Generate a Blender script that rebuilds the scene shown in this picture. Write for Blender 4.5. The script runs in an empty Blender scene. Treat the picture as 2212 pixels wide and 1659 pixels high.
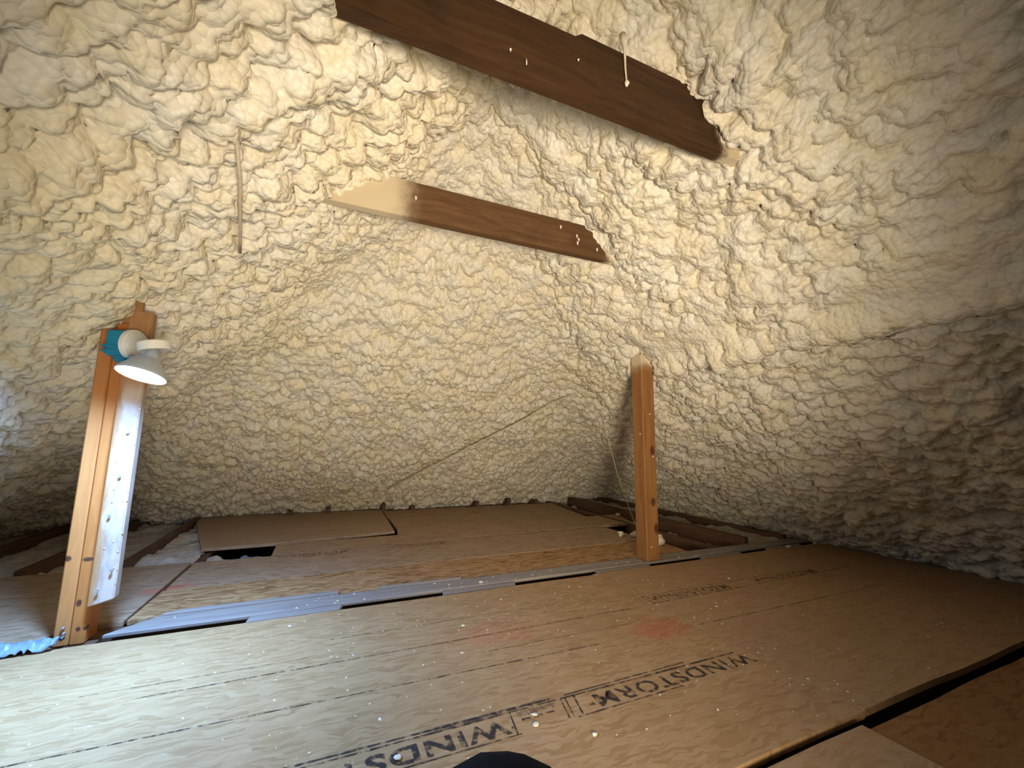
import bpy, bmesh, math, random
import numpy as np
from mathutils import Vector, Matrix

# ------------------------------------------------------------------ set-up
S = 0.64                      # every layout number below is in "camera heights"; 1 = 0.64 m
scene = bpy.context.scene
C = scene.collection
R = random.Random(7)

# camera: 14.6 mm ultra-wide, 0.64 m above the near deck, tilted up ~8 deg, turned ~24 deg to the right
cam_d = bpy.data.cameras.new('camera')
cam_d.sensor_width = 36.0
cam_d.lens = 14.618
cam_d.clip_start = 0.02
cam = bpy.data.objects.new('camera', cam_d)
C.objects.link(cam)
rot = Matrix(((0.91254892, -0.06976468, -0.40297315),
              (-0.40874836, -0.12332925, -0.90427577),
              (0.01338813, 0.98991049, -0.14106017)))
cam.matrix_world = Matrix.Translation((0, 0, S)) @ rot.to_4x4()
scene.camera = cam

world = bpy.data.worlds.new('world')
scene.world = world
world.use_nodes = True
world.node_tree.nodes['Background'].inputs[0].default_value = (0, 0, 0, 1)
world.node_tree.nodes['Background'].inputs[1].default_value = 0.0

LED_COLOR = (0.24, 0.49, 1.0)
LED_STRENGTH = 1150.0
# unseen fill spot added beside the camera to brighten the far foam slope
tl_d = bpy.data.lights.new('fill_spot', 'SPOT')
tl_d.energy = 285.0
tl_d.color = (1.0, 0.86, 0.66)
tl_d.spot_size = math.radians(88); tl_d.spot_blend = 1.0
tl_d.shadow_soft_size = 0.20
tl = bpy.data.objects.new('fill_spot', tl_d)
C.objects.link(tl)
TPOS, TAIM = Vector((0.30, -0.80, 0.62)), Vector((1.40, 4.2, 1.95))
tl.location = TPOS * S
tl.rotation_euler = (TAIM - TPOS).to_track_quat('-Z', 'Y').to_euler()

scene.view_settings.view_transform = 'Standard'
scene.view_settings.look = 'None'
scene.view_settings.gamma = 1.0
scene.view_settings.use_curve_mapping = False
scene.view_settings.exposure = 0.06
scene.cycles.max_bounces = 4
scene.cycles.diffuse_bounces = 3
scene.cycles.adaptive_threshold = 0.02
scene.cycles.caustics_reflective = False
scene.cycles.caustics_refractive = False

# ------------------------------------------------------------------ helpers
def V(x, y, z):
    return Vector((x * S, y * S, z * S))

def tag(o, label=None, cat=None, group=None, kind=None):
    if label: o['label'] = label
    if cat: o['category'] = cat
    if group: o['group'] = group
    if kind: o['kind'] = kind
    return o

def empty(name, loc, label=None, cat=None, group=None, kind=None):
    o = bpy.data.objects.new(name, None)
    o.empty_display_size = 0.05
    C.objects.link(o)
    o.location = loc
    return tag(o, label, cat, group, kind)

def wloc(o):
    p = Vector((0, 0, 0))
    while o is not None:
        p = p + Vector(o.location)
        o = o.parent
    return p

def link(name, me, m, parent=None, origin=None, smooth=False):
    """mesh given in world metres; origin = world point of the object's origin"""
    if origin is None:
        n = len(me.vertices)
        co = np.empty(n * 3); me.vertices.foreach_get('co', co); co = co.reshape(-1, 3)
        origin = Vector(((co[:, 0].min() + co[:, 0].max()) / 2, (co[:, 1].min() + co[:, 1].max()) / 2, co[:, 2].min()))
    me.transform(Matrix.Translation(-Vector(origin)))
    o = bpy.data.objects.new(name, me)
    C.objects.link(o)
    if m is not None: me.materials.append(m)
    if parent is not None:
        o.parent = parent
        o.location = Vector(origin) - wloc(parent)
    else:
        o.location = origin
    if smooth:
        me.polygons.foreach_set('use_smooth', [True] * len(me.polygons))
    me.update()
    return o

def bm_mesh(bm, name='mesh'):
    bmesh.ops.recalc_face_normals(bm, faces=bm.faces[:])
    me = bpy.data.meshes.new(name)
    bm.to_mesh(me); bm.free()
    return me

def prism_bm(poly, z0, z1, bev=0.0015):
    bm = bmesh.new()
    lo = [bm.verts.new(V(x, y, z0)) for x, y in poly]
    hi = [bm.verts.new(V(x, y, z1)) for x, y in poly]
    n = len(poly)
    bm.faces.new(lo[::-1]); bm.faces.new(hi)
    for i in range(n):
        bm.faces.new((lo[i], lo[(i + 1) % n], hi[(i + 1) % n], hi[i]))
    if bev:
        bmesh.ops.bevel(bm, geom=bm.edges[:], offset=bev, segments=1, affect='EDGES')
    return bm

def prism(name, poly, z0, z1, m, parent=None, bev=0.0015, origin=None):
    return link(name, bm_mesh(prism_bm(poly, z0, z1, bev), name), m, parent, origin)

def rect(x0, x1, y0, y1):
    return [(x0, y0), (x1, y0), (x1, y1), (x0, y1)]

def ragged(poly, step=0.12, amp=0.006, seed=1):
    """saw-cut outline with slight waviness"""
    r = random.Random(seed); out = []
    n = len(poly)
    for i in range(n):
        a = Vector(poly[i]); b = Vector(poly[(i + 1) % n])
        L = (b - a).length; k = max(1, int(L / step))
        nrm = Vector((-(b - a).y, (b - a).x)).normalized()
        for j in range(k):
            p = a + (b - a) * (j / k)
            if j: p = p + nrm * r.uniform(-amp, amp)
            out.append((p.x, p.y))
    return out

def tube_bm(pts, rad, seg=8, bm=None, cap=True):
    """pts in units; rad number or list (units)"""
    bm = bm or bmesh.new()
    P = [V(*p) for p in pts]
    rings = []
    for i, p in enumerate(P):
        d = (P[min(i + 1, len(P) - 1)] - P[max(i - 1, 0)]).normalized()
        a = d.orthogonal().normalized(); 
        if abs(d.z) < 0.95: a = d.cross(Vector((0, 0, 1))).normalized()
        b = d.cross(a)
        r = (rad[i] if isinstance(rad, (list, tuple)) else rad) * S
        rings.append([bm.verts.new(p + a * r * math.cos(2 * math.pi * k / seg) + b * r * math.sin(2 * math.pi * k / seg)) for k in range(seg)])
    for i in range(len(rings) - 1):
        for k in range(seg):
            bm.faces.new((rings[i][k], rings[i][(k + 1) % seg], rings[i + 1][(k + 1) % seg], rings[i + 1][k]))
    if cap:
        bm.faces.new(rings[0][::-1]); bm.faces.new(rings[-1])
    return bm

def lathe_bm(profile, mat4, seg=28, bm=None):
    """profile: (r, h) in metres along local z, placed by mat4"""
    bm = bm or bmesh.new()
    rings = []
    for r, h in profile:
        if r < 1e-6:
            rings.append([bm.verts.new(mat4 @ Vector((0, 0, h)))])
        else:
            rings.append([bm.verts.new(mat4 @ Vector((r * math.cos(2 * math.pi * k / seg), r * math.sin(2 * math.pi * k / seg), h))) for k in range(seg)])
    for a, b in zip(rings, rings[1:]):
        for k in range(seg):
            f = [a[k % len(a)], a[(k + 1) % len(a)], b[(k + 1) % len(b)], b[k % len(b)]]
            g = []
            for v in f:
                if v not in g: g.append(v)
            if len(g) > 2: bm.faces.new(g)
    return bm

def blob_bm(c, rx, ry, rz, seed, sub=2, rough=0.25):
    bm = bmesh.new()
    bmesh.ops.create_icosphere(bm, subdivisions=sub, radius=1.0)
    r = random.Random(seed)
    ph = [(r.uniform(1, 4), r.uniform(1, 4), r.uniform(1, 4), r.uniform(0, 6)) for _ in range(5)]
    for v in bm.verts:
        k = 1 + rough * sum(math.sin(v.co.x * a + v.co.y * b + v.co.z * c2 + d) for a, b, c2, d in ph) / 2.5
        v.co = Vector((c[0] * S + v.co.x * k * rx * S, c[1] * S + v.co.y * k * ry * S, c[2] * S + v.co.z * k * rz * S))
    return bm

def join_bm(dst, src):
    me = bpy.data.meshes.new('tmp'); src.to_mesh(me); src.free()
    dst.from_mesh(me); bpy.data.meshes.remove(me)

# ------------------------------------------------------------------ materials
class NT:
    def __init__(self, name):
        self.m = bpy.data.materials.new(name); self.m.use_nodes = True
        self.t = self.m.node_tree
        self.b = self.t.nodes['Principled BSDF']
        self.out = self.t.nodes['Material Output']
        self.co = self.t.nodes.new('ShaderNodeTexCoord').outputs['Object']
    def n(self, kind, **kw):
        nd = self.t.nodes.new(kind)
        for k, v in kw.items():
            if hasattr(nd, k): setattr(nd, k, v)
        return nd
    def put(self, sock, v):
        if hasattr(v, 'is_linked') or isinstance(v, bpy.types.NodeSocket): self.t.links.new(v, sock)
        elif isinstance(v, (tuple, list)) and len(v) == 3 and sock.type == 'RGBA': sock.default_value = (*v, 1)
        else: sock.default_value = v
    def mapv(self, vec, scale=(1, 1, 1), rotz=0, loc=(0, 0, 0)):
        nd = self.n('ShaderNodeMapping')
        self.put(nd.inputs['Vector'], vec); nd.inputs['Scale'].default_value = scale
        nd.inputs['Rotation'].default_value = (0, 0, rotz); nd.inputs['Location'].default_value = loc
        return nd.outputs[0]
    def noise(self, vec, scale, detail=4, rough=0.55, dist=0.0):
        nd = self.n('ShaderNodeTexNoise')
        self.put(nd.inputs['Vector'], vec)
        nd.inputs['Scale'].default_value = scale; nd.inputs['Detail'].default_value = detail
        nd.inputs['Roughness'].default_value = rough; nd.inputs['Distortion'].default_value = dist
        return nd.outputs['Fac']
    def vor(self, vec, scale, feature='F1', dim='3D'):
        nd = self.n('ShaderNodeTexVoronoi', feature=feature, voronoi_dimensions=dim)
        self.put(nd.inputs['Vector'], vec); nd.inputs['Scale'].default_value = scale
        return nd
    def ramp(self, fac, stops):
        nd = self.n('ShaderNodeValToRGB'); el = nd.color_ramp.elements
        while len(el) < len(stops): el.new(0.5)
        for e, (p, c) in zip(el, stops):
            e.position = p; e.color = (*c, 1) if len(c) == 3 else c
        self.put(nd.inputs[0], fac)
        return nd.outputs[0]
    def math(self, op, a, b=0.0, c=None, clamp=False):
        nd = self.n('ShaderNodeMath', operation=op); nd.use_clamp = clamp
        self.put(nd.inputs[0], a); self.put(nd.inputs[1], b)
        if c is not None: self.put(nd.inputs[2], c)
        return nd.outputs[0]
    def mix(self, fac, a, b, blend='MIX'):
        nd = self.n('ShaderNodeMix', data_type='RGBA', blend_type=blend)
        self.put(nd.inputs[0], fac); self.put(nd.inputs[6], a); self.put(nd.inputs[7], b)
        return nd.outputs[2]
    def step(self, v, lo, hi):
        nd = self.n('ShaderNodeMapRange', interpolation_type='SMOOTHSTEP')
        self.put(nd.inputs[0], v); nd.inputs[1].default_value = lo; nd.inputs[2].default_value = hi
        return nd.outputs[0]
    def sep(self, vec):
        nd = self.n('ShaderNodeSeparateXYZ'); self.put(nd.inputs[0], vec); return nd.outputs
    def bump(self, h, strength=0.5, dist=0.002, normal=None):
        nd = self.n('ShaderNodeBump'); self.put(nd.inputs['Height'], h)
        nd.inputs['Strength'].default_value = strength; nd.inputs['Distance'].default_value = dist
        if normal is not None: self.put(nd.inputs['Normal'], normal)
        return nd.outputs[0]
    def spot(self, p, r):
        """soft ellipse mask around object-space point p (m) with radii r"""
        s = self.n('ShaderNodeVectorMath', operation='SUBTRACT'); self.put(s.inputs[0], self.co); s.inputs[1].default_value = p
        d = self.n('ShaderNodeVectorMath', operation='DIVIDE'); self.put(d.inputs[0], s.outputs[0]); d.inputs[1].default_value = r
        l = self.n('ShaderNodeVectorMath', operation='LENGTH'); self.put(l.inputs[0], d.outputs[0])
        return l.outputs['Value']
    def done(self, color, rough=0.7, normal=None, spec=0.3):
        self.put(self.b.inputs['Base Color'], color); self.put(self.b.inputs['Roughness'], rough)
        self.b.inputs['Specular IOR Level'].default_value = spec
        if normal is not None: self.put(self.b.inputs['Normal'], normal)
        return self.m

FOAM_A, FOAM_B, FOAM_C = (0.84, 0.75, 0.55), (0.80, 0.74, 0.63), (0.86, 0.81, 0.70)

def mat_plain(name, col, rough=0.6, metallic=0.0, spec=0.4, vary=0.1, scale=60):
    k = NT(name)
    f = k.noise(k.co, scale, 4)
    a = tuple(max(0, c * (1 - vary)) for c in col); b = tuple(min(1, c * (1 + vary)) for c in col)
    k.b.inputs['Metallic'].default_value = metallic
    return k.done(k.ramp(f, [(0.3, a), (0.7, b)]), rough, k.bump(f, 0.15, 0.001), spec)

def mat_foam(name='spray_foam', fine=1.0):
    k = NT(name)
    big = k.noise(k.co, 1.6, 3)
    mid = k.noise(k.co, 9, 4)
    c = k.ramp(big, [(0.35, FOAM_B), (0.5, FOAM_C), (0.65, FOAM_A)])
    c = k.mix(k.step(mid, 0.35, 0.7), c, FOAM_A)
    d = k.vor(k.co, 58).outputs['Distance']
    h = k.math('MULTIPLY', k.math('MULTIPLY', d, d), -1.0)
    nrm = k.bump(h, 0.6 * fine, 0.010)
    return k.done(c, 0.48, nrm, 0.35)

def mat_osb(name, light, mid, dark, seedx=0.0, red=(), dust=0.3, relief=1.0, dirt=0.35):
    k = NT(name)
    co = k.mapv(k.co, loc=(seedx, seedx * 0.7, 0))
    nn = k.n('ShaderNodeTexNoise'); k.put(nn.inputs['Vector'], co); nn.inputs['Scale'].default_value = 14
    sc = k.n('ShaderNodeVectorMath', operation='SCALE'); k.put(sc.inputs[0], nn.outputs['Color']); sc.inputs['Scale'].default_value = 0.05
    wv = k.n('ShaderNodeVectorMath', operation='ADD'); k.put(wv.inputs[0], co); k.put(wv.inputs[1], sc.outputs[0])
    w = wv.outputs[0]
    def layer(rotz, sx, sy, off):
        v = k.vor(k.mapv(w, (sx, sy, 0.01), rotz, (off, off * 0.3, 0)), 1.0, dim='2D')
        s = k.sep(v.outputs['Color'])
        return s[0], v.outputs['Distance'], s[1]
    a, da, _ = layer(0.06, 18, 120, 0)
    b, db, pb = layer(0.5, 24, 110, 3.1)
    c2, dc, pc = layer(-0.42, 24, 120, 7.7)
    stops = [(0.0, dark), (0.3, mid), (0.62, light), (1.0, tuple(x * 0.8 + y * 0.2 for x, y in zip(mid, light)))]
    col = k.ramp(a, stops)
    col = k.mix(k.step(pb, 0.62, 0.7), col, k.ramp(b, stops))
    col = k.mix(k.step(pc, 0.7, 0.78), col, k.ramp(c2, stops))
    grain = k.noise(k.mapv(co, (8, 190, 1)), 1.0, 5, 0.6)
    col = k.mix(k.math('MULTIPLY', k.step(grain, 0.52, 0.72), 0.22), col, dark)
    blot = k.noise(co, 3.2, 5, 0.6)
    col = k.mix(k.math('MULTIPLY', k.step(blot, 0.45, 0.80), dirt), col, tuple(x * 0.72 for x in mid))
    ds = k.noise(co, 70, 4, 0.7)
    col = k.mix(k.math('MULTIPLY', k.step(ds, 0.62, 0.74), dust), col, (0.72, 0.66, 0.55))
    for p, r, amt in red:
        l = k.math('ADD', k.spot(p, r), k.math('MULTIPLY', k.math('SUBTRACT', k.noise(k.co, 26, 5), 0.5), 1.6))
        f = k.math('MULTIPLY', k.math('SUBTRACT', 1.0, k.step(l, 0.1, 1.0)), amt)
        col = k.mix(f, col, (0.52, 0.07, 0.03))
    h = k.math('ADD', k.math('MULTIPLY', a, 0.6), k.math('ADD', k.math('MULTIPLY', b, k.step(pb, 0.6, 0.7)), k.math('MULTIPLY', c2, k.step(pc, 0.68, 0.78))))
    nrm = k.bump(h, 0.5 * relief, 0.004)
    nrm = k.bump(grain, 0.3 * relief, 0.002, nrm)
    return k.done(col, 0.75, nrm, 0.25)

def mat_wood(name, light, dark, axis='Z', scale=1.0, knots=(), spray=None, white=None, rough=0.65, spray2=None, contrast=1.0):
    """lumber; spray=(axis index, from, to, side) foam overspray beyond a coordinate (object space, m)"""
    k = NT(name)
    st = {'X': (2.2, 40, 40), 'Y': (40, 2.2, 40), 'Z': (40, 40, 2.2)}[axis]
    st = tuple(s * scale for s in st)
    warp = k.noise(k.co, 5, 3)
    cc = k.n('ShaderNodeVectorMath', operation='ADD'); k.put(cc.inputs[0], k.co)
    sc = k.n('ShaderNodeVectorMath', operation='SCALE'); nn = k.n('ShaderNodeTexNoise'); k.put(nn.inputs['Vector'], k.co); nn.inputs['Scale'].default_value = 4
    k.put(sc.inputs[0], nn.outputs['Color']); sc.inputs['Scale'].default_value = 0.06
    k.put(cc.inputs[1], sc.outputs[0])
    g = k.noise(k.mapv(cc.outputs[0], st), 1.0, 6, 0.6, 0.4)
    fine = k.noise(k.mapv(k.co, tuple(s * 4 for s in st)), 1.0, 3, 0.6)
    md = tuple((x + y) / 2 for x, y in zip(light, dark))
    col = k.ramp(g, [(0.30, dark), (0.47, md), (0.66, light)])
    col = k.mix(k.math('MULTIPLY', k.step(fine, 0.5, 0.7), 0.3 * contrast), col, dark)
    blot = k.noise(k.co, 7, 4)
    col = k.mix(k.math('MULTIPLY', k.step(blot, 0.5, 0.75), 0.35 * contrast), col, tuple(x * 0.6 for x in dark))
    for p, r in knots:
        l = k.math('ADD', k.spot(p, r), k.math('MULTIPLY', k.math('SUBTRACT', fine, 0.5), 0.4))
        col = k.mix(k.math('SUBTRACT', 1.0, k.step(l, 0.55, 1.15)), col, (0.10, 0.04, 0.02))
    if white is not None:                      # worn white wash, left edge kept bare
        ax, lo, hi = white
        n1 = k.noise(k.mapv(k.co, (30, 30, 7)), 1.0, 5, 0.65)
        f = k.step(k.math('ADD', k.sep(k.co)[ax], k.math('MULTIPLY', k.math('SUBTRACT', n1, 0.5), 0.05)), lo, hi)
        wc = k.ramp(n1, [(0.35, (0.36, 0.295, 0.25)), (0.6, (0.56, 0.465, 0.40))])
        zf = k.math('SUBTRACT', 1.0, k.step(k.sep(k.co)[2], 1.06 * S, 1.17 * S))  # wash stops at lamp height; the bare brown top also paints in shade
        col = k.mix(k.math('MULTIPLY', k.math('MULTIPLY', f, zf), 0.88), col, wc)
    for sp in (spray, spray2):
        if sp is None: continue
        ax, lo, hi = sp
        n2 = k.noise(k.co, 12, 4); n3 = k.noise(k.co, 320, 2)
        q = k.math('ADD', k.sep(k.co)[ax], k.math('ADD', k.math('MULTIPLY', k.math('SUBTRACT', n2, 0.5), 0.10), k.math('MULTIPLY', k.math('SUBTRACT', n3, 0.5), abs(hi - lo) * 1.2)))
        if hi > lo: f = k.step(q, lo, hi)
        else: f = k.math('SUBTRACT', 1.0, k.step(q, hi, lo))
        col = k.mix(f, col, (0.66, 0.55, 0.38))
    h = k.math('ADD', k.math('MULTIPLY', g, 0.6), k.math('MULTIPLY', fine, 0.4))
    return k.done(col, rough, k.bump(h, 0.35, 0.002), 0.3)

def mat_ink(name, col=(0.045, 0.038, 0.034), lo=0.36, hi=0.56):
    k = NT(name)
    f = k.noise(k.co, 45, 5, 0.7)
    k.put(k.b.inputs['Alpha'], k.math('MULTIPLY', k.step(f, lo, hi), 0.85))
    return k.done(col, 0.8, None, 0.1)

T = 0.028                      # sheet thickness
M = {}
M['foam'] = mat_foam()
M['foam_plain'] = mat_plain('loose_foam', (0.80, 0.72, 0.55), 0.7, vary=0.12, scale=90)
M['fluff'] = mat_plain('pale_insulation', (0.55, 0.50, 0.42), 0.95, vary=0.22, scale=45)
OL, OM, OD = (0.46, 0.295, 0.145), (0.40, 0.24, 0.108), (0.34, 0.195, 0.084)
M['osb_near'] = mat_osb('osb_worn', OL, OM, OD, 1.3, red=[((2.37 * S, -0.03 * S, T * S), (0.20, 0.12, 0.05), 0.45), ((1.55 * S, 0.25 * S, T * S), (0.28, 0.12, 0.05), 0.22)], dust=0.3)
M['osb_row'] = mat_osb('osb_worn_second', (0.43, 0.275, 0.15), OM, (0.345, 0.21, 0.108), 8.6, dust=0.2)
M['osb_dark'] = mat_osb('osb_rust_side', (0.30, 0.155, 0.055), (0.27, 0.13, 0.042), (0.21, 0.09, 0.026), 4.2, dust=0.0, relief=0.4)
M['osb_far'] = mat_osb('osb_far', (0.44, 0.31, 0.20), (0.37, 0.245, 0.15), (0.26, 0.16, 0.09), 6.1, dust=0.12, relief=0.6)
M['osb_far_print'] = mat_osb('osb_far_printed', (0.44, 0.31, 0.20), (0.37, 0.245, 0.15), (0.26, 0.16, 0.09), 6.1, dust=0.12, relief=0.6, red=[((-2.05 * S, -0.33 * S, T * S), (0.13, 0.05, 0.05), 0.55)])
M['osb_far_left'] = mat_osb('osb_far_left', (0.44, 0.31, 0.20), (0.37, 0.245, 0.15), (0.26, 0.16, 0.09), 9.1, dust=0.12, relief=0.6, red=[((0.88 * S, 0.0, T * S), (0.09, 0.06, 0.05), 0.45)])
M['osb_flat'] = mat_osb('osb_smooth_side', (0.42, 0.30, 0.20), (0.38, 0.265, 0.17), (0.31, 0.21, 0.13), 2.9, dust=0.05, relief=0.25, dirt=0.2)
M['osb_orange'] = mat_osb('osb_rough_side', (0.52, 0.33, 0.16), (0.38, 0.20, 0.08), (0.20, 0.09, 0.03), 3.7, dust=0.1, relief=1.4)
M['joist'] = mat_wood('dark_joist', (0.16, 0.085, 0.05), (0.07, 0.035, 0.022), 'Y', contrast=0.8)
M['beam_web'] = mat_wood('brown_beam_side', (0.20, 0.11, 0.06), (0.10, 0.05, 0.03), 'X')
M['grey_plank'] = mat_wood('weathered_grey_plank', (0.36, 0.31, 0.27), (0.24, 0.205, 0.175), 'X', contrast=0.6)
M['ink'] = mat_ink('faded_black_ink')
M['ink_faint'] = mat_ink('worn_black_ink', (0.06, 0.045, 0.035), 0.38, 0.58)

# ------------------------------------------------------------------ the foam-sprayed roof (numpy height field)
RX, ZR, SL = 0.88, 3.31, 0.80          # ridge x, ridge height, slope
XE_R, XE_L, YE = RX + ZR / SL, RX - ZR / SL, 6.78

def _h(ix, iy, iz, seed):
    h = (ix * 374761393 + iy * 668265263 + iz * 2147483647 + seed * 1274126177) & 0xFFFFFFFF
    h = ((h ^ (h >> 13)) * 1274126177) & 0xFFFFFFFF
    h = ((h ^ (h >> 15)) * 2246822519) & 0xFFFFFFFF
    return (h ^ (h >> 16)) & 0xFFFFFFFF

def worley(P, seed, jit=0.9):
    """F1 distance to jittered 3-D cell points"""
    I = np.floor(P).astype(np.int64); F = P - I
    best = np.full(len(P), 9.0)
    for dx in (-1, 0, 1):
        for dy in (-1, 0, 1):
            for dz in (-1, 0, 1):
                h = _h(I[:, 0] + dx, I[:, 1] + dy, I[:, 2] + dz, seed)
                jx = ((h & 1023) / 1023.0 - 0.5) * jit + 0.5 + dx - F[:, 0]
                jy = (((h >> 10) & 1023) / 1023.0 - 0.5) * jit + 0.5 + dy - F[:, 1]
                jz = (((h >> 20) & 1023) / 1023.0 - 0.5) * jit + 0.5 + dz - F[:, 2]
                d = jx * jx + jy * jy + jz * jz
                np.minimum(best, d, out=best)
    return best                                 # squared distance

def vnoise(P, seed):
    I = np.floor(P).astype(np.int64); F = P - I
    F = F * F * (3 - 2 * F)
    out = np.zeros(len(P))
    for dx in (0, 1):
        for dy in (0, 1):
            for dz in (0, 1):
                w = (F[:, 0] if dx else 1 - F[:, 0]) * (F[:, 1] if dy else 1 - F[:, 1]) * (F[:, 2] if dz else 1 - F[:, 2])
                out += w * (_h(I[:, 0] + dx, I[:, 1] + dy, I[:, 2] + dz, seed) / 4294967295.0)
    return out * 2 - 1

def fbm(P, seed, oct=3):
    a, o = 1.0, 0
    for i in range(oct):
        o = o + a * vnoise(P * (2 ** i) + 17.3 * i, seed + i); a *= 0.5
    return o

def smin(a, b, k):
    h = np.clip(0.5 + 0.5 * (b - a) / k, 0, 1)
    return b * (1 - h) + a * h - k * h * (1 - h)

def sstep(x, a, b):
    t = np.clip((x - a) / (b - a), 0, 1); return t * t * (3 - 2 * t)

def roof_z(X, Y):
    zr = SL * (XE_R - X); zl = SL * (X - XE_L); zb = SL * (YE - Y)
    z = smin(smin(zr, zl, 0.30), zb, 0.45)
    # purlins under the foam: a long rib on each main slope, ending at the posts
    py = 1 - sstep(Y, 2.95, 3.45)
    z = z - 0.080 * np.exp(-((X - 2.76) / 0.055) ** 2) * py - 0.055 * sstep(X, 2.1, 2.7) * (1 - sstep(X, 2.74, 2.9)) * py
    z = z - 0.015 * np.exp(-((X + 1.06) / 0.09) ** 2) * py
    # foam stops short of the two post heads
    z = z + 0.095 * np.exp(-((X + 1.08) ** 2 + (Y - 2.93) ** 2) / 0.020) + 0.085 * np.exp(-((X - 2.69) ** 2 + (Y - 2.97) ** 2) / 0.018)
    # and is thin where the right ends of the collar ties meet the rafters
    z = z + 0.09 * np.exp(-((X - 1.62) ** 2 / 0.035 + (Y - 1.30) ** 2 / 0.014)) + 0.06 * np.exp(-((X - 1.70) ** 2 / 0.03 + (Y - 2.48) ** 2 / 0.012))
    # shallow ribs where rafters lie under the foam
    side = 1 - sstep(Y - np.abs(X - RX), 2.3, 2.9)
    z = z - 0.028 * side * (np.abs(np.sin(np.pi * (Y - 0.15) / 0.595)) ** 8)
    z = z - 0.022 * (1 - side) * (np.abs(np.sin(np.pi * (X - 0.2) / 0.62)) ** 8)
    return z

def axis_pts(segs):
    out = []
    for a, b, step0, step1 in segs:
        n = max(1, int(abs(b - a) / ((step0 + step1) / 2)))
        t = np.linspace(0, 1, n, endpoint=False)
        c = (step1 - step0) / (step0 + step1)
        out.append(a + (b - a) * (t * (1 - c) + c * t * t))
    out.append([segs[-1][1]])
    return np.concatenate(out)

def build_roof():
    xs = axis_pts([(-3.45, -1.6, 0.014, 0.0115), (-1.6, 2.2, 0.0105, 0.0105), (2.2, 5.3, 0.0105, 0.012)])
    ys = axis_pts([(-3.6, 0.1, 0.12, 0.05), (0.1, 0.7, 0.02, 0.0115), (0.7, 3.0, 0.0085, 0.011), (3.0, 7.05, 0.011, 0.016)])
    X, Y = np.meshgrid(xs, ys)
    nx, ny = len(xs), len(ys)
    Z = roof_z(X, Y)
    gy, gx = np.gradient(Z, ys, xs)
    N = np.stack([gx, gy, -np.ones_like(Z)], -1)             # pointing down into the attic
    N /= np.linalg.norm(N, axis=-1, keepdims=True)
    P = np.stack([X, Y, Z], -1).reshape(-1, 3); N = N.reshape(-1, 3)
    x, y, z = P.T
    wr = sstep(x - RX, -0.05, 0.7) * (1 - sstep(y - (x - RX), 2.2, 3.0))
    wb = sstep(y - np.abs(x - RX), 2.2, 3.0)
    wl = np.clip(1 - wr - wb, 0, 1)
    warp = np.stack([vnoise(P * 5.5, 11), vnoise(P * 5.5, 12), vnoise(P * 5.5, 13)], -1)
    warp2 = np.stack([vnoise(P * 16, 14), vnoise(P * 16, 15), vnoise(P * 16, 16)], -1)
    Q = P + warp * 0.022 + warp2 * 0.008
    amp = 1 + 0.55 * fbm(P * 1.7, 31, 2)                     # quiet and busy patches
    amp = np.clip(amp, 0.45, 1.7)
    def lumps(sel, sizes, amps, stretch, seed):
        q = Q[sel]; o = np.zeros(len(q))
        for i, (s, a) in enumerate(zip(sizes, amps)):
            d2 = worley(q * (np.array(stretch) / s), seed + i * 7)
            dome = np.sqrt(np.clip(1.0 - d2 * 1.7, 0.0, 1) + 0.01)
            o += a * dome
        return o
    D = np.zeros(len(P))
    for w, sizes, amps, st, sd in (
        (wl, (0.21, 0.098, 0.046), (0.058, 0.092, 0.036), (0.9, 1.0, 0.9), 100),     # big hanging lumps
        (wr, (0.20, 0.090, 0.043), (0.044, 0.064, 0.026), (1.1, 0.8, 1.1), 200),  # folds running along the slope
        (wb, (0.14, 0.066, 0.036), (0.048, 0.052, 0.025), (0.95, 0.9, 0.8), 300)):
        sel = np.where(w > 0.003)[0]
        D[sel] += w[sel] * lumps(sel, sizes, amps, st, sd)
    D = D * (0.45 + 0.55 * amp) + 0.045 * fbm(P * 1.3, 51, 2) + 0.02 * fbm(P * 5, 61, 2) - 0.035
    # smooth strips: the sprayed-over purlin and a bare patch beside it
    flat = np.exp(-((x - 2.66) / 0.13) ** 2) * (1 - sstep(y, 2.9, 3.2)) * sstep(vnoise(P * np.array([3., 1.2, 3.]), 71), -0.35, 0.25)
    D = D * (1 - 0.8 * flat) + 0.03 * flat
    P = (P + N * D[:, None]) * S
    I = np.arange(nx * ny).reshape(ny, nx)
    q = np.stack([I[:-1, :-1], I[1:, :-1], I[1:, 1:], I[:-1, 1:]], -1).reshape(-1, 4)
    me = bpy.data.meshes.new('ceiling')
    me.vertices.add(len(P)); me.vertices.foreach_set('co', P.ravel())
    me.loops.add(q.size); me.loops.foreach_set('vertex_index', q.ravel())
    me.polygons.add(len(q)); me.polygons.foreach_set('loop_start', np.arange(0, q.size, 4))
    me.polygons.foreach_set('loop_total', np.full(len(q), 4)); 
    me.update(calc_edges=True); me.validate()
    o = link('ceiling', me, M['foam'], None, V(RX, 2, 3.2), smooth=True)
    tag(o, 'cream spray foam covering the underside of the hipped roof', kind='structure')
    return o
ceiling = build_roof()

def roof_at(x, y):
    return float(roof_z(np.array([x], float), np.array([y], float))[0])

# gable-side wall behind the photographer
zs = 3.5
wall = prism('wall_back', rect(-3.6, 5.4, -3.62, -3.5), -0.3, zs, M['foam_plain'])
tag(wall, 'foam covered wall behind the photographer', kind='structure')

# ------------------------------------------------------------------ floor: base, joists, decking
T = 0.028
floor = prism('floor', rect(-3.7, 5.5, -3.6, 7.1), -0.30, -0.26, M['fluff'])
tag(floor, 'attic floor of joists and wood sheets under the foam roof', kind='structure')

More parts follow.
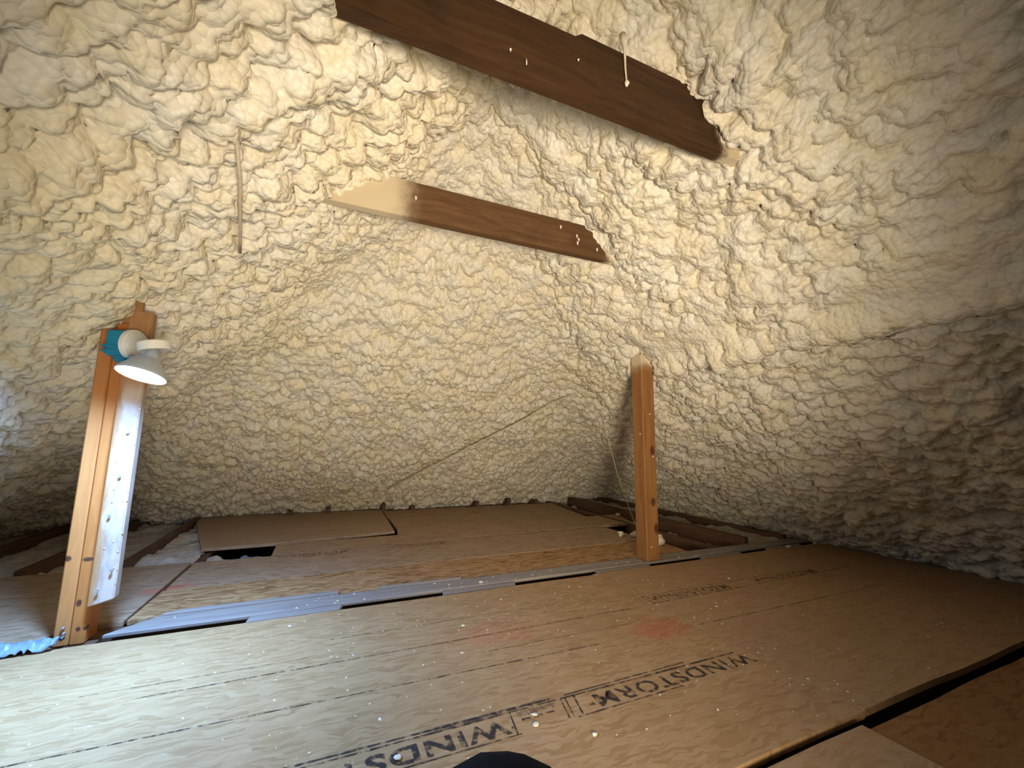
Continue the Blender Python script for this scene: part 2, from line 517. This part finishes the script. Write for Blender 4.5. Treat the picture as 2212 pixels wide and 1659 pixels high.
def sheet(poly, m, top=0.0, seed=1, amp=0.004, step=0.25):
    return prism('osb_sheet', ragged(poly, step, amp, seed), top - T, top, m, floor, 0.0012)

A1 = sheet(rect(-3.2, 1.965, 1.045, 2.835), M['osb_near'], 0, 1)
A2 = sheet(rect(1.975, 5.4, 1.05, 2.85), M['osb_row'], 0, 2)
B0 = sheet(rect(-3.2, -1.95, -0.8, 1.0), M['osb_row'], 0, 3)
B1 = sheet(rect(-1.94, 1.865, -0.8, 1.005), M['osb_row'], 0, 4)
B2 = sheet(rect(1.88, 5.4, -0.8, 1.00), M['osb_dark'], -0.02, 5)
C1 = sheet(rect(-3.2, 0.6, -3.48, -0.815), M['osb_row'], 0, 6)
C2 = sheet(rect(0.61, 5.4, -3.48, -0.815), M['osb_row'], 0, 7)
F1 = sheet([(-0.93, 3.13), (3.27, 3.13), (3.3, 3.63), (-0.91, 3.63)], M['osb_orange'], -0.004, 8)
F2 = sheet([(-0.90, 3.64), (3.26, 3.64), (3.18, 4.38), (-0.35, 4.38), (-0.35, 4.31), (-0.89, 4.31)], M['osb_far_print'], 0, 9)
F3 = sheet([(-0.35, 4.39), (3.74, 4.45), (3.95, 5.07), (0.84, 5.07), (0.80, 4.78), (-0.35, 4.77)], M['osb_far'], 0, 10)
F4 = sheet([(-0.95, 4.755), (-0.36, 4.77), (0.79, 4.93), (0.83, 6.52), (-1.42, 6.62)], M['osb_flat'], 0.014, 11)
F5 = sheet([(0.845, 5.08), (3.42, 5.08), (3.62, 6.42), (0.85, 6.48)], M['osb_far'], 0, 12)
FL = sheet([(-2.75, 2.89), (-1.2, 2.89), (-1.2, 3.11), (-0.94, 3.11), (-0.92, 4.33), (-2.75, 4.37)], M['osb_far_left'], 0, 13)

def joist(x, y0, y1, top, depth=0.22, w=0.06):
    return prism('joist', rect(x - w / 2, x + w / 2, y0, y1), top - depth, top, M['joist'], floor, 0.002)
for x in (-0.9, -0.30, 0.30, 0.90, 1.5, 2.1, 2.7, 3.3):
    joist(x, 3.13, 6.95, -T - 0.004)
for x in (-3.14, -2.55, -1.96, -1.37):
    joist(x, 4.2 if x < -1.9 else 3.13, 6.9, -T - 0.004 if x > -1.5 else -T - 0.004)
# joists left uncovered: tops at sheet level or a little proud of it
joist(3.66, 3.13, 6.7, 0.0); joist(4.10, 3.13, 6.6, 0.06, 0.28); joist(4.72, 3.13, 6.75, 0.035, 0.26)
for x in (-1.37, -1.96, -2.55):
    prism('ledger_strip', rect(x - 0.03, x + 0.03, 4.38, 6.5), -T - 0.004, 0.03, M['joist'], floor, 0.002)

def batt(x0, x1, y0, y1, z, seed, amp=0.05):
    nx, ny = max(4, int((x1 - x0) / 0.03)), max(6, int((y1 - y0) / 0.03))
    xs = np.linspace(x0, x1, nx); ys = np.linspace(y0, y1, ny)
    X, Y = np.meshgrid(xs, ys)
    P = np.stack([X, Y, np.full_like(X, z)], -1).reshape(-1, 3)
    P[:, 2] += amp * fbm(P * 5, seed, 3) + 0.03 * np.sqrt(np.clip(1 - worley(P * 11, seed + 4), 0, 1))
    I = np.arange(nx * ny).reshape(ny, nx)
    q = np.stack([I[:-1, :-1], I[:-1, 1:], I[1:, 1:], I[1:, :-1]], -1).reshape(-1, 4)
    me = bpy.data.meshes.new('insulation_batt'); me.from_pydata((P * S).tolist(), [], q.tolist())
    o = link('insulation_batt', me, M['fluff'], floor, smooth=True)
    return o
batt(3.69, 4.07, 3.15, 6.6, -0.14, 401); batt(4.13, 4.69, 3.15, 6.7, -0.055, 402); batt(4.75, 5.2, 3.15, 6.8, -0.04, 403)
batt(-1.93, -1.40, 4.35, 6.7, -0.10, 404); batt(-2.52, -1.99, 4.35, 6.7, -0.09, 405); batt(-3.2, -2.58, 2.9, 6.8, -0.10, 406)
batt(-0.87, -0.33, 4.1, 4.9, -0.12, 407, 0.08); batt(-1.34, -0.93, 4.30, 6.6, -0.06, 408, 0.04)

# rafter tails poking out of the foam at the far eave
for i, x in enumerate((-0.35, 0.12, 0.86, 1.28, 2.30, 2.86, 3.35)):
    prism('rafter_tail', rect(x - 0.03, x + 0.03, 6.42 + 0.02 * (i % 3), 6.9), -0.05, 0.055 + 0.02 * ((i * 7) % 3), M['joist'], floor, 0.002)

# the doubled beam carrying the posts
web = prism('beam_side', rect(-3.2, 5.2, 2.99, 3.10), -0.26, -0.024, M['beam_web'], floor, 0.002)
pl = prism('beam_plank', [(-0.97, 2.94), (5.0, 2.96), (5.0, 3.115), (-0.80, 3.115)], -0.022, 0.0, M['grey_plank'], floor, 0.003)
prism('beam_plank', [(-0.78, 3.118), (0.16, 3.118), (0.16, 3.165), (-0.70, 3.165)], -0.03, 0.010, M['grey_plank'], floor, 0.002)
prism('beam_plank', rect(0.42, 1.0, 3.118, 3.15), -0.03, 0.008, M['grey_plank'], floor, 0.002)
for x0, x1 in ((-0.33, 0.16), (0.80, 1.33), (2.05, 2.58), (3.2, 3.7), (4.1, 4.6)):
    prism('beam_block', [(x0, 2.868), (x1, 2.868), (x1 + 0.02, 2.936), (x0 + 0.01, 2.936)], -0.05, -0.004, M['grey_plank'], floor, 0.003)
prism('beam_plank', rect(-3.2, -0.99, 2.90, 2.985), -0.075, -0.032, M['beam_web'], floor, 0.002)

# ------------------------------------------------------------------ printing on the sheets
dg = bpy.context.evaluated_depsgraph_get
def text_mesh(txt, height, width_scale, origin, xdir, ydir, offset=0.0):
    cu = bpy.data.curves.new('lettering', 'FONT'); cu.body = txt; cu.size = 1.0; cu.offset = offset
    cu.space_character = 1.12
    o = bpy.data.objects.new('tmp_text', cu); C.objects.link(o)
    bpy.context.view_layer.update()
    me = bpy.data.meshes.new_from_object(o.evaluated_get(dg()))
    bpy.data.objects.remove(o); bpy.data.curves.remove(cu)
    k = height / 0.70
    for v in me.vertices:
        x, y = v.co.x * k * width_scale, v.co.y * k
        p = Vector(origin) + Vector(xdir) * x + Vector(ydir) * y
        v.co = V(p.x, p.y, p.z)
    return me

def printed(txt, h, ws, org, xd, yd, m, parent, off=0.02):
    o = link('printed_lettering', text_mesh(txt, h, ws, org, xd, yd, off), m, parent)
    tag(o, 'faded black lettering reading ' + txt)
    return o

def lines(name, segs, m, parent, z=0.0010):
    bm = bmesh.new()
    for x0, y0, x1, y1, w in segs:
        d = Vector((x1 - x0, y1 - y0, 0)); n = Vector((-d.y, d.x, 0)).normalized() * w / 2
        k = max(1, int(d.length / 0.08)); r = random.Random(int((x0 + y0) * 1000))
        prev = None
        for i in range(k + 1):
            p = Vector((x0, y0, z)) + d * (i / k); ww = n * r.uniform(0.5, 1.25)
            cur = (bm.verts.new(V(*(p + ww))), bm.verts.new(V(*(p - ww))))
            if prev: bm.faces.new((prev[0], prev[1], cur[1], cur[0]))
            prev = cur
    me = bpy.data.meshes.new(name); bmesh.ops.recalc_face_normals(bm, faces=bm.faces[:]); bm.to_mesh(me); bm.free()
    return link(name, me, m, parent)

zt = 0.0014
printed('WINDSTORM', 0.076, 1.25, (0.665, 1.535, zt), (-1, 0, 0), (0, -1, 0), M['ink'], A1, 0.03)
printed('WINDSTORM', 0.076, 1.25, (1.935, 1.535, zt), (-1, 0, 0), (0, -1, 0), M['ink'], A1, 0.015)
printed('WINDSTORM', 0.074, 1.04, (2.02, 2.225, zt), (1, 0, 0), (0, 1, 0), M['ink_faint'], A2, 0.01)
printed('WINDSTORM', 0.074, 1.04, (3.02, 2.225, zt), (1, 0, 0), (0, 1, 0), M['ink_faint'], A2, 0.01)
printed('WINDSTORM', 0.055, 1.1, (-0.30, 4.22, zt), (1, 0, 0), (0, 1, 0), M['ink_faint'], F2, 0.005)
printed('WINDSTORM', 0.055, 1.1, (0.62, 4.23, zt), (1, 0, 0), (0, 1, 0), M['ink_faint'], F2, 0.005)
lines('printed_frame', [(-0.6, 1.572, 1.9, 1.560, 0.010), (-0.6, 1.592, 0.9, 1.580, 0.014), (0.95, 1.580, 1.6, 1.585, 0.006),
      (-0.4, 1.452, 0.70, 1.443, 0.006), (0.93, 1.443, 1.45, 1.443, 0.006), (0.705, 1.565, 0.685, 1.445, 0.007),
      (0.985, 1.565, 0.955, 1.445, 0.008), (0.945, 1.565, 0.918, 1.45, 0.006), (0.925, 1.565, 0.898, 1.45, 0.006)], M['ink'], A1)
bars = []
r3 = random.Random(5)
for i in range(22):
    x = 0.73 + i * 0.0075
    bars.append((x, 1.555, x, 1.555 - r3.uniform(0.012, 0.03), 0.0035))
for i in range(3): bars.append((0.73 + 0.05 * i, 1.51, 0.765 + 0.05 * i, 1.508, 0.012))
bars += [(1.012, 1.490, 1.034, 1.490, 0.020), (0.676, 1.485, 0.686, 1.485, 0.010)]
lines('printed_small_marks', bars, M['ink'], A1)
lines('printed_guide_line', [(-0.6, 2.205, 1.9, 2.19, 0.007), (-0.9, 1.93, 1.35, 1.885, 0.007), (0.1, 2.445, 1.3, 2.44, 0.005),
      (-0.8, 2.30, 0.0, 2.29, 0.004), (0.8, 2.03, 1.7, 2.02, 0.004)], M['ink_faint'], A1)
lines('printed_guide_line', [(1.99, 2.205, 4.3, 2.22, 0.008), (2.0, 2.325, 4.0, 2.335, 0.006), (2.0, 2.2, 2.0, 2.33, 0.007), (2.0, 1.86, 3.9, 1.85, 0.006)], M['ink_faint'], A2)
lines('printed_guide_line', [(-0.35, 4.30, 1.2, 4.31, 0.008), (-0.3, 4.19, 1.4, 4.20, 0.006)], M['ink_faint'], F2)
lines('printed_guide_line', [(1.0, 5.32, 3.0, 5.28, 0.008), (1.3, 5.9, 1.6, 5.9, 0.02), (2.0, 5.9, 2.2, 5.9, 0.02), (1.1, 6.2, 1.3, 6.2, 0.02)], M['ink_faint'], F5)

# ------------------------------------------------------------------ collar ties
def tie(name, x0, x1, y, z0, z1, m, label, t=0.06, step_at=None):
    root = empty(name, V((x0 + x1) / 2, y, z0), label, 'beam', 'collar ties')
    poly = [(x0, z0), (x1, z0 + 0.02), (x1, z1 + 0.02), (x0, z1)]
    if step_at:
        poly = [(x0, z0), (x1, z0 + 0.035), (x1 - 0.05, z1 + 0.02), (step_at + 0.03, z1 + 0.012), (step_at, z1 - 0.02), (x0, z1 - 0.05)]
    bm = bmesh.new()
    a = [bm.verts.new(V(x, y, z)) for x, z in poly]; b = [bm.verts.new(V(x, y + t, z)) for x, z in poly]
    n = len(poly)
    bm.faces.new(a); bm.faces.new(b[::-1])
    for i in range(n): bm.faces.new((a[i], b[i], b[(i + 1) % n], a[(i + 1) % n]))
    bmesh.ops.bevel(bm, geom=bm.edges[:], offset=0.002, segments=2, affect='EDGES')
    link('board', bm_mesh(bm), m, root, V((x0 + x1) / 2, y, z0))
    return root
TL, TD = (0.165, 0.083, 0.036), (0.08, 0.036, 0.016)
M['tie_far'] = mat_wood('brown_tie', TL, TD, 'X', 0.9, spray=(0, -0.42 * S, -0.62 * S), spray2=(0, 0.98 * S, 1.10 * S))
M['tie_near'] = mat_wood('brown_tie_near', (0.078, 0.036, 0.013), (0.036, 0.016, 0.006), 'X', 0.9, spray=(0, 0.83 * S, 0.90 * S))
tie_far = tie('collar_tie', -0.28, 2.05, 2.50, 2.395, 2.64, M['tie_far'], 'shorter brown wooden collar tie farther from the camera, foam coated at its left end')
tie_near = tie('collar_tie', -0.30, 2.02, 1.31, 2.42, 2.74, M['tie_near'], 'large dark brown collar tie crossing the top of the picture', step_at=0.86)

def drip(pts, rad, parent, name='foam_drip', m='foam_plain'):
    return link(name, bm_mesh(tube_bm(pts, rad, 7)), M[m], parent, smooth=True)
yf = 1.300
drip([(1.10, yf - 0.002, 2.83), (1.105, yf - 0.008, 2.79), (1.107, yf - 0.006, 2.75), (1.108, yf - 0.006, 2.66), (1.112, yf - 0.006, 2.60), (1.113, yf - 0.008, 2.585), (1.113, yf - 0.004, 2.57)],
     [0.016, 0.017, 0.006, 0.0045, 0.0045, 0.012, 0.004], tie_near)
drip([(1.775, yf - 0.004, 2.60), (1.78, yf - 0.008, 2.56), (1.783, yf - 0.008, 2.53), (1.785, yf - 0.004, 2.52)], [0.003, 0.008, 0.010, 0.003], tie_near)
drip([(0.86, yf - 0.003, 2.60), (0.862, yf - 0.006, 2.595), (0.863, yf - 0.002, 2.59)], [0.002, 0.006, 0.002], tie_near)
drip([(0.55, yf - 0.003, 2.51), (0.552, yf - 0.006, 2.505), (0.553, yf - 0.002, 2.497)], [0.002, 0.006, 0.002], tie_near)
drip([(0.62, yf - 0.003, 2.50), (0.621, yf - 0.005, 2.48), (0.622, yf - 0.002, 2.47)], [0.002, 0.003, 0.002], tie_near)
yg = 2.49
for x, z in ((1.48, 2.60), (1.62, 2.56), (1.635, 2.535), (1.625, 2.505), (1.80, 2.49), (0.42, 2.545)):
    drip([(x, yg - 0.003, z), (x + 0.003, yg - 0.008, z - 0.012), (x + 0.005, yg - 0.003, z - 0.03)], [0.003, 0.009, 0.003], tie_far)

# ------------------------------------------------------------------ posts
M['stud_a'] = mat_wood('fresh_pine_stud', (0.58, 0.235, 0.070), (0.46, 0.17, 0.043), 'Z', 0.8, contrast=0.35,
                       knots=[((-0.02 * S, -0.07 * S, 0.42 * S), (0.012, 0.03, 0.010))])
M['stud_b'] = mat_wood('fresh_pine_stud_orange', (0.54, 0.20, 0.050), (0.40, 0.135, 0.030), 'Z', 0.8, contrast=0.35,
                       knots=[((0.0, -0.07 * S, 0.41 * S), (0.016, 0.03, 0.008)), ((-0.012 * S, -0.07 * S, 0.20 * S), (0.008, 0.03, 0.013)),
                              ((0.0, -0.07 * S, 0.075 * S), (0.007, 0.03, 0.008)), ((0.028 * S, -0.06 * S, 0.075 * S), (0.008, 0.02, 0.008))])
M['whitewash'] = mat_wood('white_stained_board', (0.46, 0.25, 0.11), (0.34, 0.17, 0.07), 'Z', 0.9, white=(0, -0.028, -0.006))
M['post_old'] = mat_wood('amber_post', (0.36, 0.168, 0.056), (0.23, 0.095, 0.027), 'Z', 0.8, contrast=0.5,
                         knots=[((0.02 * S, -0.08 * S, 0.50 * S), (0.02, 0.02, 0.03)), ((0.05 * S, -0.08 * S, 0.27 * S), (0.025, 0.02, 0.035)), ((0.03 * S, -0.08 * S, 0.95 * S), (0.02, 0.02, 0.035))],
                         spray=(2, 1.66 * S, 1.78 * S))
M['nail'] = mat_plain('nail_head', (0.40, 0.38, 0.35), 0.5, 0.6)

lp = empty('post', V(-1.09, 3.0, -0.03), 'pale pine double stud post at the left carrying the lamp', 'post')
prism('stud', rect(-1.155, -1.095, 2.935, 3.074), -0.03, 1.80, M['stud_a'], lp, 0.004)
prism('stud', rect(-1.093, -1.033, 2.935, 3.074), -0.03, 1.80, M['stud_b'], lp, 0.004)
# cleat across the head, mostly hidden by foam
prism('head_cleat', [(-1.22, 2.90), (-0.98, 2.90), (-0.98, 2.934), (-1.22, 2.934)], 1.63, 1.76, mat_wood('brown_cleat', (0.45, 0.24, 0.10), (0.30, 0.14, 0.05), 'X'), lp, 0.003)
wbm = bmesh.new()
wp = [(-1.026, 2.888, 0.155), (-0.924, 2.888, 0.185), (-0.924, 2.95, 0.185), (-1.026, 2.95, 0.155)]
lo = [wbm.verts.new(V(*p)) for p in wp]; hi = [wbm.verts.new(V(p[0], p[1], 1.70)) for p in wp]
wbm.faces.new(lo[::-1]); wbm.faces.new(hi)
for i in range(4): wbm.faces.new((lo[i], lo[(i + 1) % 4], hi[(i + 1) % 4], hi[i]))
bmesh.ops.bevel(wbm, geom=wbm.edges[:], offset=0.003, segments=2, affect='EDGES')
wb = link('side_board', bm_mesh(wbm), M['whitewash'], lp)
tag(wb, 'white stained board with raised nails')
for x, z, ln in ((-0.955, 1.03, 0.014), (-0.985, 0.60, 0.010), (-0.945, 0.33, 0.012), (-0.965, 0.80, 0.010), (-0.99, 0.23, 0.008)):
    link('nail', bm_mesh(tube_bm([(x, 2.89, z), (x, 2.888 - ln, z), (x, 2.886 - ln, z), (x, 2.880 - ln, z)], [0.003, 0.003, 0.007, 0.007], 8)), M['nail'], wb)
foamlip = []
rr = random.Random(3)
for i in range(26):
    z = rr.uniform(0.2, 1.2); x = rr.choice([-0.925, -0.985, -0.99, rr.uniform(-1.0, -0.93)])
    foamlip.append((x, 2.886, z, rr.uniform(0.002, 0.004)))
fb = bmesh.new()
for i, (x, y, z, r_) in enumerate(foamlip): join_bm(fb, blob_bm((x, y, z), r_, r_ * 0.7, r_ * 1.2, i, 1))
tag(link('foam_specks', bm_mesh(fb), M['foam_plain'], wb, smooth=True), kind='stuff')
for x, z in ((-1.118, 0.06), (-1.112, 0.035)):
    link('nail', bm_mesh(tube_bm([(x, 2.936, z), (x, 2.925, z), (x, 2.920, z)], [0.006, 0.007, 0.004], 8)), M['nail'], lp)

rp = empty('post', V(2.69, 3.02, -0.002), 'amber square post standing farther off, right of the hanging string', 'post')
link('shaft', bm_mesh(prism_bm(rect(2.625, 2.765, 2.96, 3.105), 0.0, 1.84, 0.005)), M['post_old'], rp, V(2.69, 3.03, 0.0))
for x, y, z in ((2.70, 2.955, 1.28), (2.72, 2.955, 0.90), (2.62, 3.0, 1.10), (2.67, 2.955, 0.12)):
    link('foam_speck', bm_mesh(blob_bm((x, y, z), 0.006, 0.006, 0.010, int(z * 100), 1)), M['foam_plain'], rp, smooth=True)

# ------------------------------------------------------------------ the lamp on the left post
M['lamp_blue'] = mat_plain('teal_plastic', (0.010, 0.20, 0.34), 0.4, vary=0.06)
M['lamp_white'] = mat_plain('ivory_plastic', (0.74, 0.72, 0.66), 0.4, vary=0.03)
M['lamp_grey'] = mat_plain('pale_grey_plastic', (0.60, 0.60, 0.58), 0.45, vary=0.03)
M['lamp_shade'] = mat_plain('grey_blue_metal_shade', (0.42, 0.47, 0.54), 0.35, 0.2, vary=0.03)
k = NT('lit_lens'); em = k.n('ShaderNodeEmission'); em.inputs[0].default_value = (*LED_COLOR, 1); em.inputs[1].default_value = LED_STRENGTH
k.t.links.new(em.outputs[0], k.out.inputs[0]); M['lens'] = k.m

lamp = empty('work_lamp', V(-1.0, 2.86, 1.40), 'two headed work lamp with teal body and lit round head on the left post', 'lamp')
body = prism('lamp_body', rect(-1.068, -0.975, 2.77, 2.882), 1.425, 1.560, M['lamp_blue'], lamp, 0.006)
for z in (1.440, 1.465):
    prism('rib', rect(-1.080, -1.0, 2.762, 2.85), z, z + 0.012, M['lamp_blue'], body, 0.002)
prism('bracket', rect(-1.03, -0.975, 2.775, 2.88), 1.395, 1.43, M['lamp_blue'], body, 0.004)
def frame_to(c, n):
    n = Vector(n).normalized()
    return Matrix.Translation(V(*c)) @ n.to_track_quat('Z', 'Y').to_matrix().to_4x4()
fr = frame_to((-0.962, 2.80, 1.492), (0.94, -0.34, -0.04))
rd = 0.080 * S
disc = link('sensor_head', bm_mesh(lathe_bm([(0, -0.012), (rd * 0.9, -0.012), (rd, -0.007), (rd, 0.006), (rd * 0.95, 0.011), (0, 0.011)], fr)), M['lamp_white'], lamp)
link('dome', bm_mesh(lathe_bm([(rd * 0.92, 0.010), (rd * 0.88, 0.015), (rd * 0.7, 0.020), (rd * 0.4, 0.024), (0, 0.025)], fr)), M['lamp_grey'], disc, smooth=True)
fr = frame_to((-0.763, 2.445, 1.430), (-0.20, -0.02, 1))
pr = 0.0635 * S
puck = link('joint_cap', bm_mesh(lathe_bm([(0, -0.013), (pr * 0.95, -0.013), (pr, -0.009), (pr, 0.010), (pr * 0.92, 0.014), (0, 0.014)], fr)), M['lamp_white'], lamp)
link('arm', bm_mesh(tube_bm([(-0.99, 2.84, 1.435), (-0.92, 2.72, 1.402), (-0.83, 2.55, 1.39), (-0.772, 2.45, 1.408)], [0.020, 0.018, 0.018, 0.018], 10)), M['lamp_shade'], lamp, smooth=True)
LN = Vector((-0.20, -0.26, -1)).normalized()
fr = frame_to((-0.781, 2.40, 1.286), LN)
lr = 0.0925 * S
shade_profile = [(lr * 1.02, 0.002), (lr * 1.04, -0.003), (lr * 0.98, -0.010), (lr * 0.78, -0.028), (lr * 0.52, -0.044), (lr * 0.34, -0.053), (lr * 0.28, -0.062), (lr * 0.28, -0.082), (0, -0.083)]
link('shade', bm_mesh(lathe_bm(shade_profile, fr)), M['lamp_shade'], lamp, smooth=True)
link('lens', bm_mesh(lathe_bm([(lr, 0.0), (lr * 0.7, 0.003), (0, 0.004)], fr)), M['lens'], lamp, smooth=True)

# ------------------------------------------------------------------ cords, rod, loose bits
M['cord'] = mat_plain('pale_cord', (0.72, 0.60, 0.40), 0.7, vary=0.1)
M['rod'] = mat_plain('tan_coated_rod', (0.60, 0.50, 0.37), 0.7, vary=0.1)
def cord(name, pts, rad, m, label, cat):
    return tag(link(name, bm_mesh(tube_bm(pts, rad, 7)), M[m], None, smooth=True), label, cat)
cord('cord', [(2.76, 4.40, 1.62), (2.28, 4.79, 1.285), (1.78, 5.20, 0.965), (1.28, 5.61, 0.64), (0.84, 6.00, 0.36)], [0.005, 0.010, 0.009, 0.010, 0.005], 'cord',
     'taut pale cord slanting across the far foam slope', 'cord')
cord('string', [(3.24, 4.45, 1.66), (3.23, 4.40, 1.40), (3.235, 4.28, 1.05), (3.25, 4.14, 0.65), (3.29, 3.98, 0.25), (3.33, 3.86, -0.02)], 0.0045, 'cord',
     'thin string hanging from the foam down to the sheets left of the amber post', 'string')
cord('rod', [(-0.385, 1.70, 2.17), (-0.40, 1.95, 2.085), (-0.435, 2.20, 2.05), (-0.47, 2.44, 2.02), (-0.50, 2.62, 2.03)], [0.006, 0.008, 0.008, 0.008, 0.009], 'rod',
     'thin tan rod hanging along the lumpy foam at upper left', 'rod')
def crumb(c, r, seed, label):
    bm = blob_bm(c, *r, seed, 2, 0.3)
    return tag(link('foam_crumb', bm_mesh(bm), M['foam_plain'], None, smooth=True), label, 'foam crumb', 'foam crumbs')
crumb((3.18, 3.78, 0.03), (0.045, 0.035, 0.035), 1, 'pale foam crumb at the foot of the hanging string')
crumb((3.06, 3.86, 0.025), (0.035, 0.03, 0.03), 2, 'pale foam crumb just left of the string foot')
crumb((3.18, 3.40, 0.045), (0.05, 0.045, 0.055), 3, 'white foam lump right behind the amber post')
crumb((3.86, 4.92, 0.02), (0.035, 0.03, 0.025), 4, 'small pale foam crumb on the far sheet corner')
crumb((0.205, 1.385, 0.003), (0.018, 0.020, 0.004), 5, 'flat white foam fleck below the lettering, left of the dark knee')
crumb((0.765, 1.465, 0.003), (0.013, 0.011, 0.003), 6, 'white dab on the small printed marks, nearer the camera')
crumb((0.785, 1.515, 0.003), (0.012, 0.011, 0.003), 7, 'white dab on the small printed marks, farther from the camera')
crumb((0.285, 1.495, 0.003), (0.013, 0.014, 0.003), 8, 'white dab on the letter S of the large lettering')
crumb((0.93, 1.34, 0.003), (0.010, 0.009, 0.004), 9, 'tiny white crumb right of the dark knee')
crumb((4.33, 2.84, 0.01), (0.035, 0.02, 0.016), 10, 'pale crumb at the far right end of the near sheets')

# countless specks of overspray lying on the near deck
def flecks(name, n, region, rng, zoff, seed, parent):
    r = random.Random(seed); vs, fs = [], []
    for i in range(n):
        x = r.uniform(region[0], region[1]); y = r.uniform(region[2], region[3])
        if r.random() < 0.5:
            cx, cy = clusters[r.randrange(len(clusters))]
            x = min(region[1], max(region[0], r.gauss(cx, 0.28))); y = min(region[3], max(region[2], r.gauss(cy, 0.16)))
        s = r.uniform(*rng) * (2.2 if r.random() < 0.05 else 1); a = r.uniform(0, 6.3); e = r.uniform(0.4, 0.9)
        b = len(vs); K = 6
        for j in range(K):
            t = 2 * math.pi * j / K; q = s * r.uniform(0.75, 1.2)
            dx, dy = q * math.cos(t), q * e * math.sin(t)
            vs.append(V(x + dx * math.cos(a) - dy * math.sin(a), y + dx * math.sin(a) + dy * math.cos(a), zoff))
        vs.append(V(x, y, zoff + s * 0.5))
        for j in range(K): fs.append((b + j, b + (j + 1) % K, b + K))
    me = bpy.data.meshes.new(name); me.from_pydata(vs, [], fs)
    return tag(link(name, me, M['foam_plain'], parent, smooth=True), kind='stuff')
clusters = [(1.0, 2.62), (1.35, 2.55), (1.6, 2.5), (0.3, 2.4), (1.7, 2.1), (0.9, 2.3), (0.2, 1.7), (1.9, 1.4)]
flecks('foam_flecks', 300, (-1.4, 1.93, 1.1, 2.80), (0.002, 0.0060), 0.0, 21, A1)
clusters = [(2.2, 1.9), (2.4, 1.5), (2.3, 2.6), (2.9, 2.7), (2.1, 1.2)]
flecks('foam_flecks', 110, (2.0, 4.6, 1.1, 2.84), (0.003, 0.0075), 0.0, 22, A2)
clusters = [(0.0, 3.0), (0.5, 3.05), (1.5, 3.0), (2.5, 3.0), (3.4, 3.0)]
flecks('foam_flecks', 60, (-0.7, 4.6, 2.96, 3.09), (0.004, 0.011), 0.001, 23, pl)

# crumpled blue plastic by the post foot
def crumple():
    nx, ny = 46, 14
    xs = np.linspace(-1.52, -1.10, nx); ys = np.linspace(2.80, 2.915, ny)
    X, Y = np.meshgrid(xs, ys)
    P = np.stack([X, Y, np.zeros_like(X)], -1).reshape(-1, 3)
    t = (P[:, 1] - 2.80) / 0.115
    taper = np.clip((P[:, 0] + 1.54) / 0.10, 0.25, 1) 
    P[:, 2] = 0.008 + 0.022 * np.sin(np.pi * np.clip(t, 0, 1)) * taper + 0.024 * np.abs(fbm(P * np.array([44., 36., 1.]), 81, 3)) * taper
    P[:, 1] += 0.007 * vnoise(P * np.array([12., 3., 1.]), 85) + 0.02 * (1 - taper)
    I = np.arange(nx * ny).reshape(ny, nx)
    q = np.stack([I[:-1, :-1], I[:-1, 1:], I[1:, 1:], I[1:, :-1]], -1).reshape(-1, 4)
    me = bpy.data.meshes.new('crumpled_plastic'); me.from_pydata((P * S).tolist(), [], q.tolist())
    o = link('crumpled_plastic', me, mat_plain('light_blue_plastic', (0.20, 0.27, 0.36), 0.35, vary=0.2), None, smooth=True)
    md = o.modifiers.new('thickness', 'SOLIDIFY'); md.thickness = 0.0015
    tag(o, 'crumpled light blue plastic strip lying at the foot of the left post', 'plastic')
crumple()

# ------------------------------------------------------------------ the photographer's folded leg
M['trousers'] = mat_plain('black_trousers', (0.006, 0.006, 0.007), 0.9, spec=0.1, vary=0.3, scale=300)
M['shoe'] = mat_plain('black_shoe', (0.010, 0.010, 0.011), 0.6, spec=0.2)
def leg():
    pts = [(0.10, -0.28, 0.15), (0.13, 0.0, 0.19), (0.165, 0.25, 0.255), (0.183, 0.405, 0.285), (0.165, 0.435, 0.235),
           (0.07, 0.40, 0.10), (-0.08, 0.32, 0.075), (-0.22, 0.24, 0.065)]
    rad = [0.115, 0.105, 0.095, 0.090, 0.084, 0.066, 0.060, 0.045]
    me = bpy.data.meshes.new('person')
    me.from_pydata([Vector(p) for p in pts], [(i, i + 1) for i in range(len(pts) - 1)], [])
    o = bpy.data.objects.new('person', me); C.objects.link(o)
    s = o.modifiers.new('skin', 'SKIN'); u = o.modifiers.new('sub', 'SUBSURF'); u.levels = u.render_levels = 2
    for v, r_ in zip(me.skin_vertices[0].data, rad): v.radius = (r_, r_)
    me.skin_vertices[0].data[0].use_root = True
    bpy.context.view_layer.update()
    m2 = bpy.data.meshes.new_from_object(o.evaluated_get(dg()))
    bpy.data.objects.remove(o)
    p = link('person', m2, M['trousers'], None, smooth=True)
    tag(p, 'knee of the seated photographer in black trousers at the bottom edge', 'person')
    bm = bmesh.new(); bmesh.ops.create_uvsphere(bm, u_segments=20, v_segments=12, radius=1)
    for v in bm.verts:
        q = v.co.copy(); w = 0.045 + 0.012 * q.x
        v.co = Vector((-0.30 + q.x * 0.115, 0.20 + q.y * w + q.x * -0.03, 0.047 + q.z * 0.045 * (1.0 if q.x > -0.2 else 0.8)))
    link('shoe', bm_mesh(bm), M['shoe'], p, smooth=True)
leg()
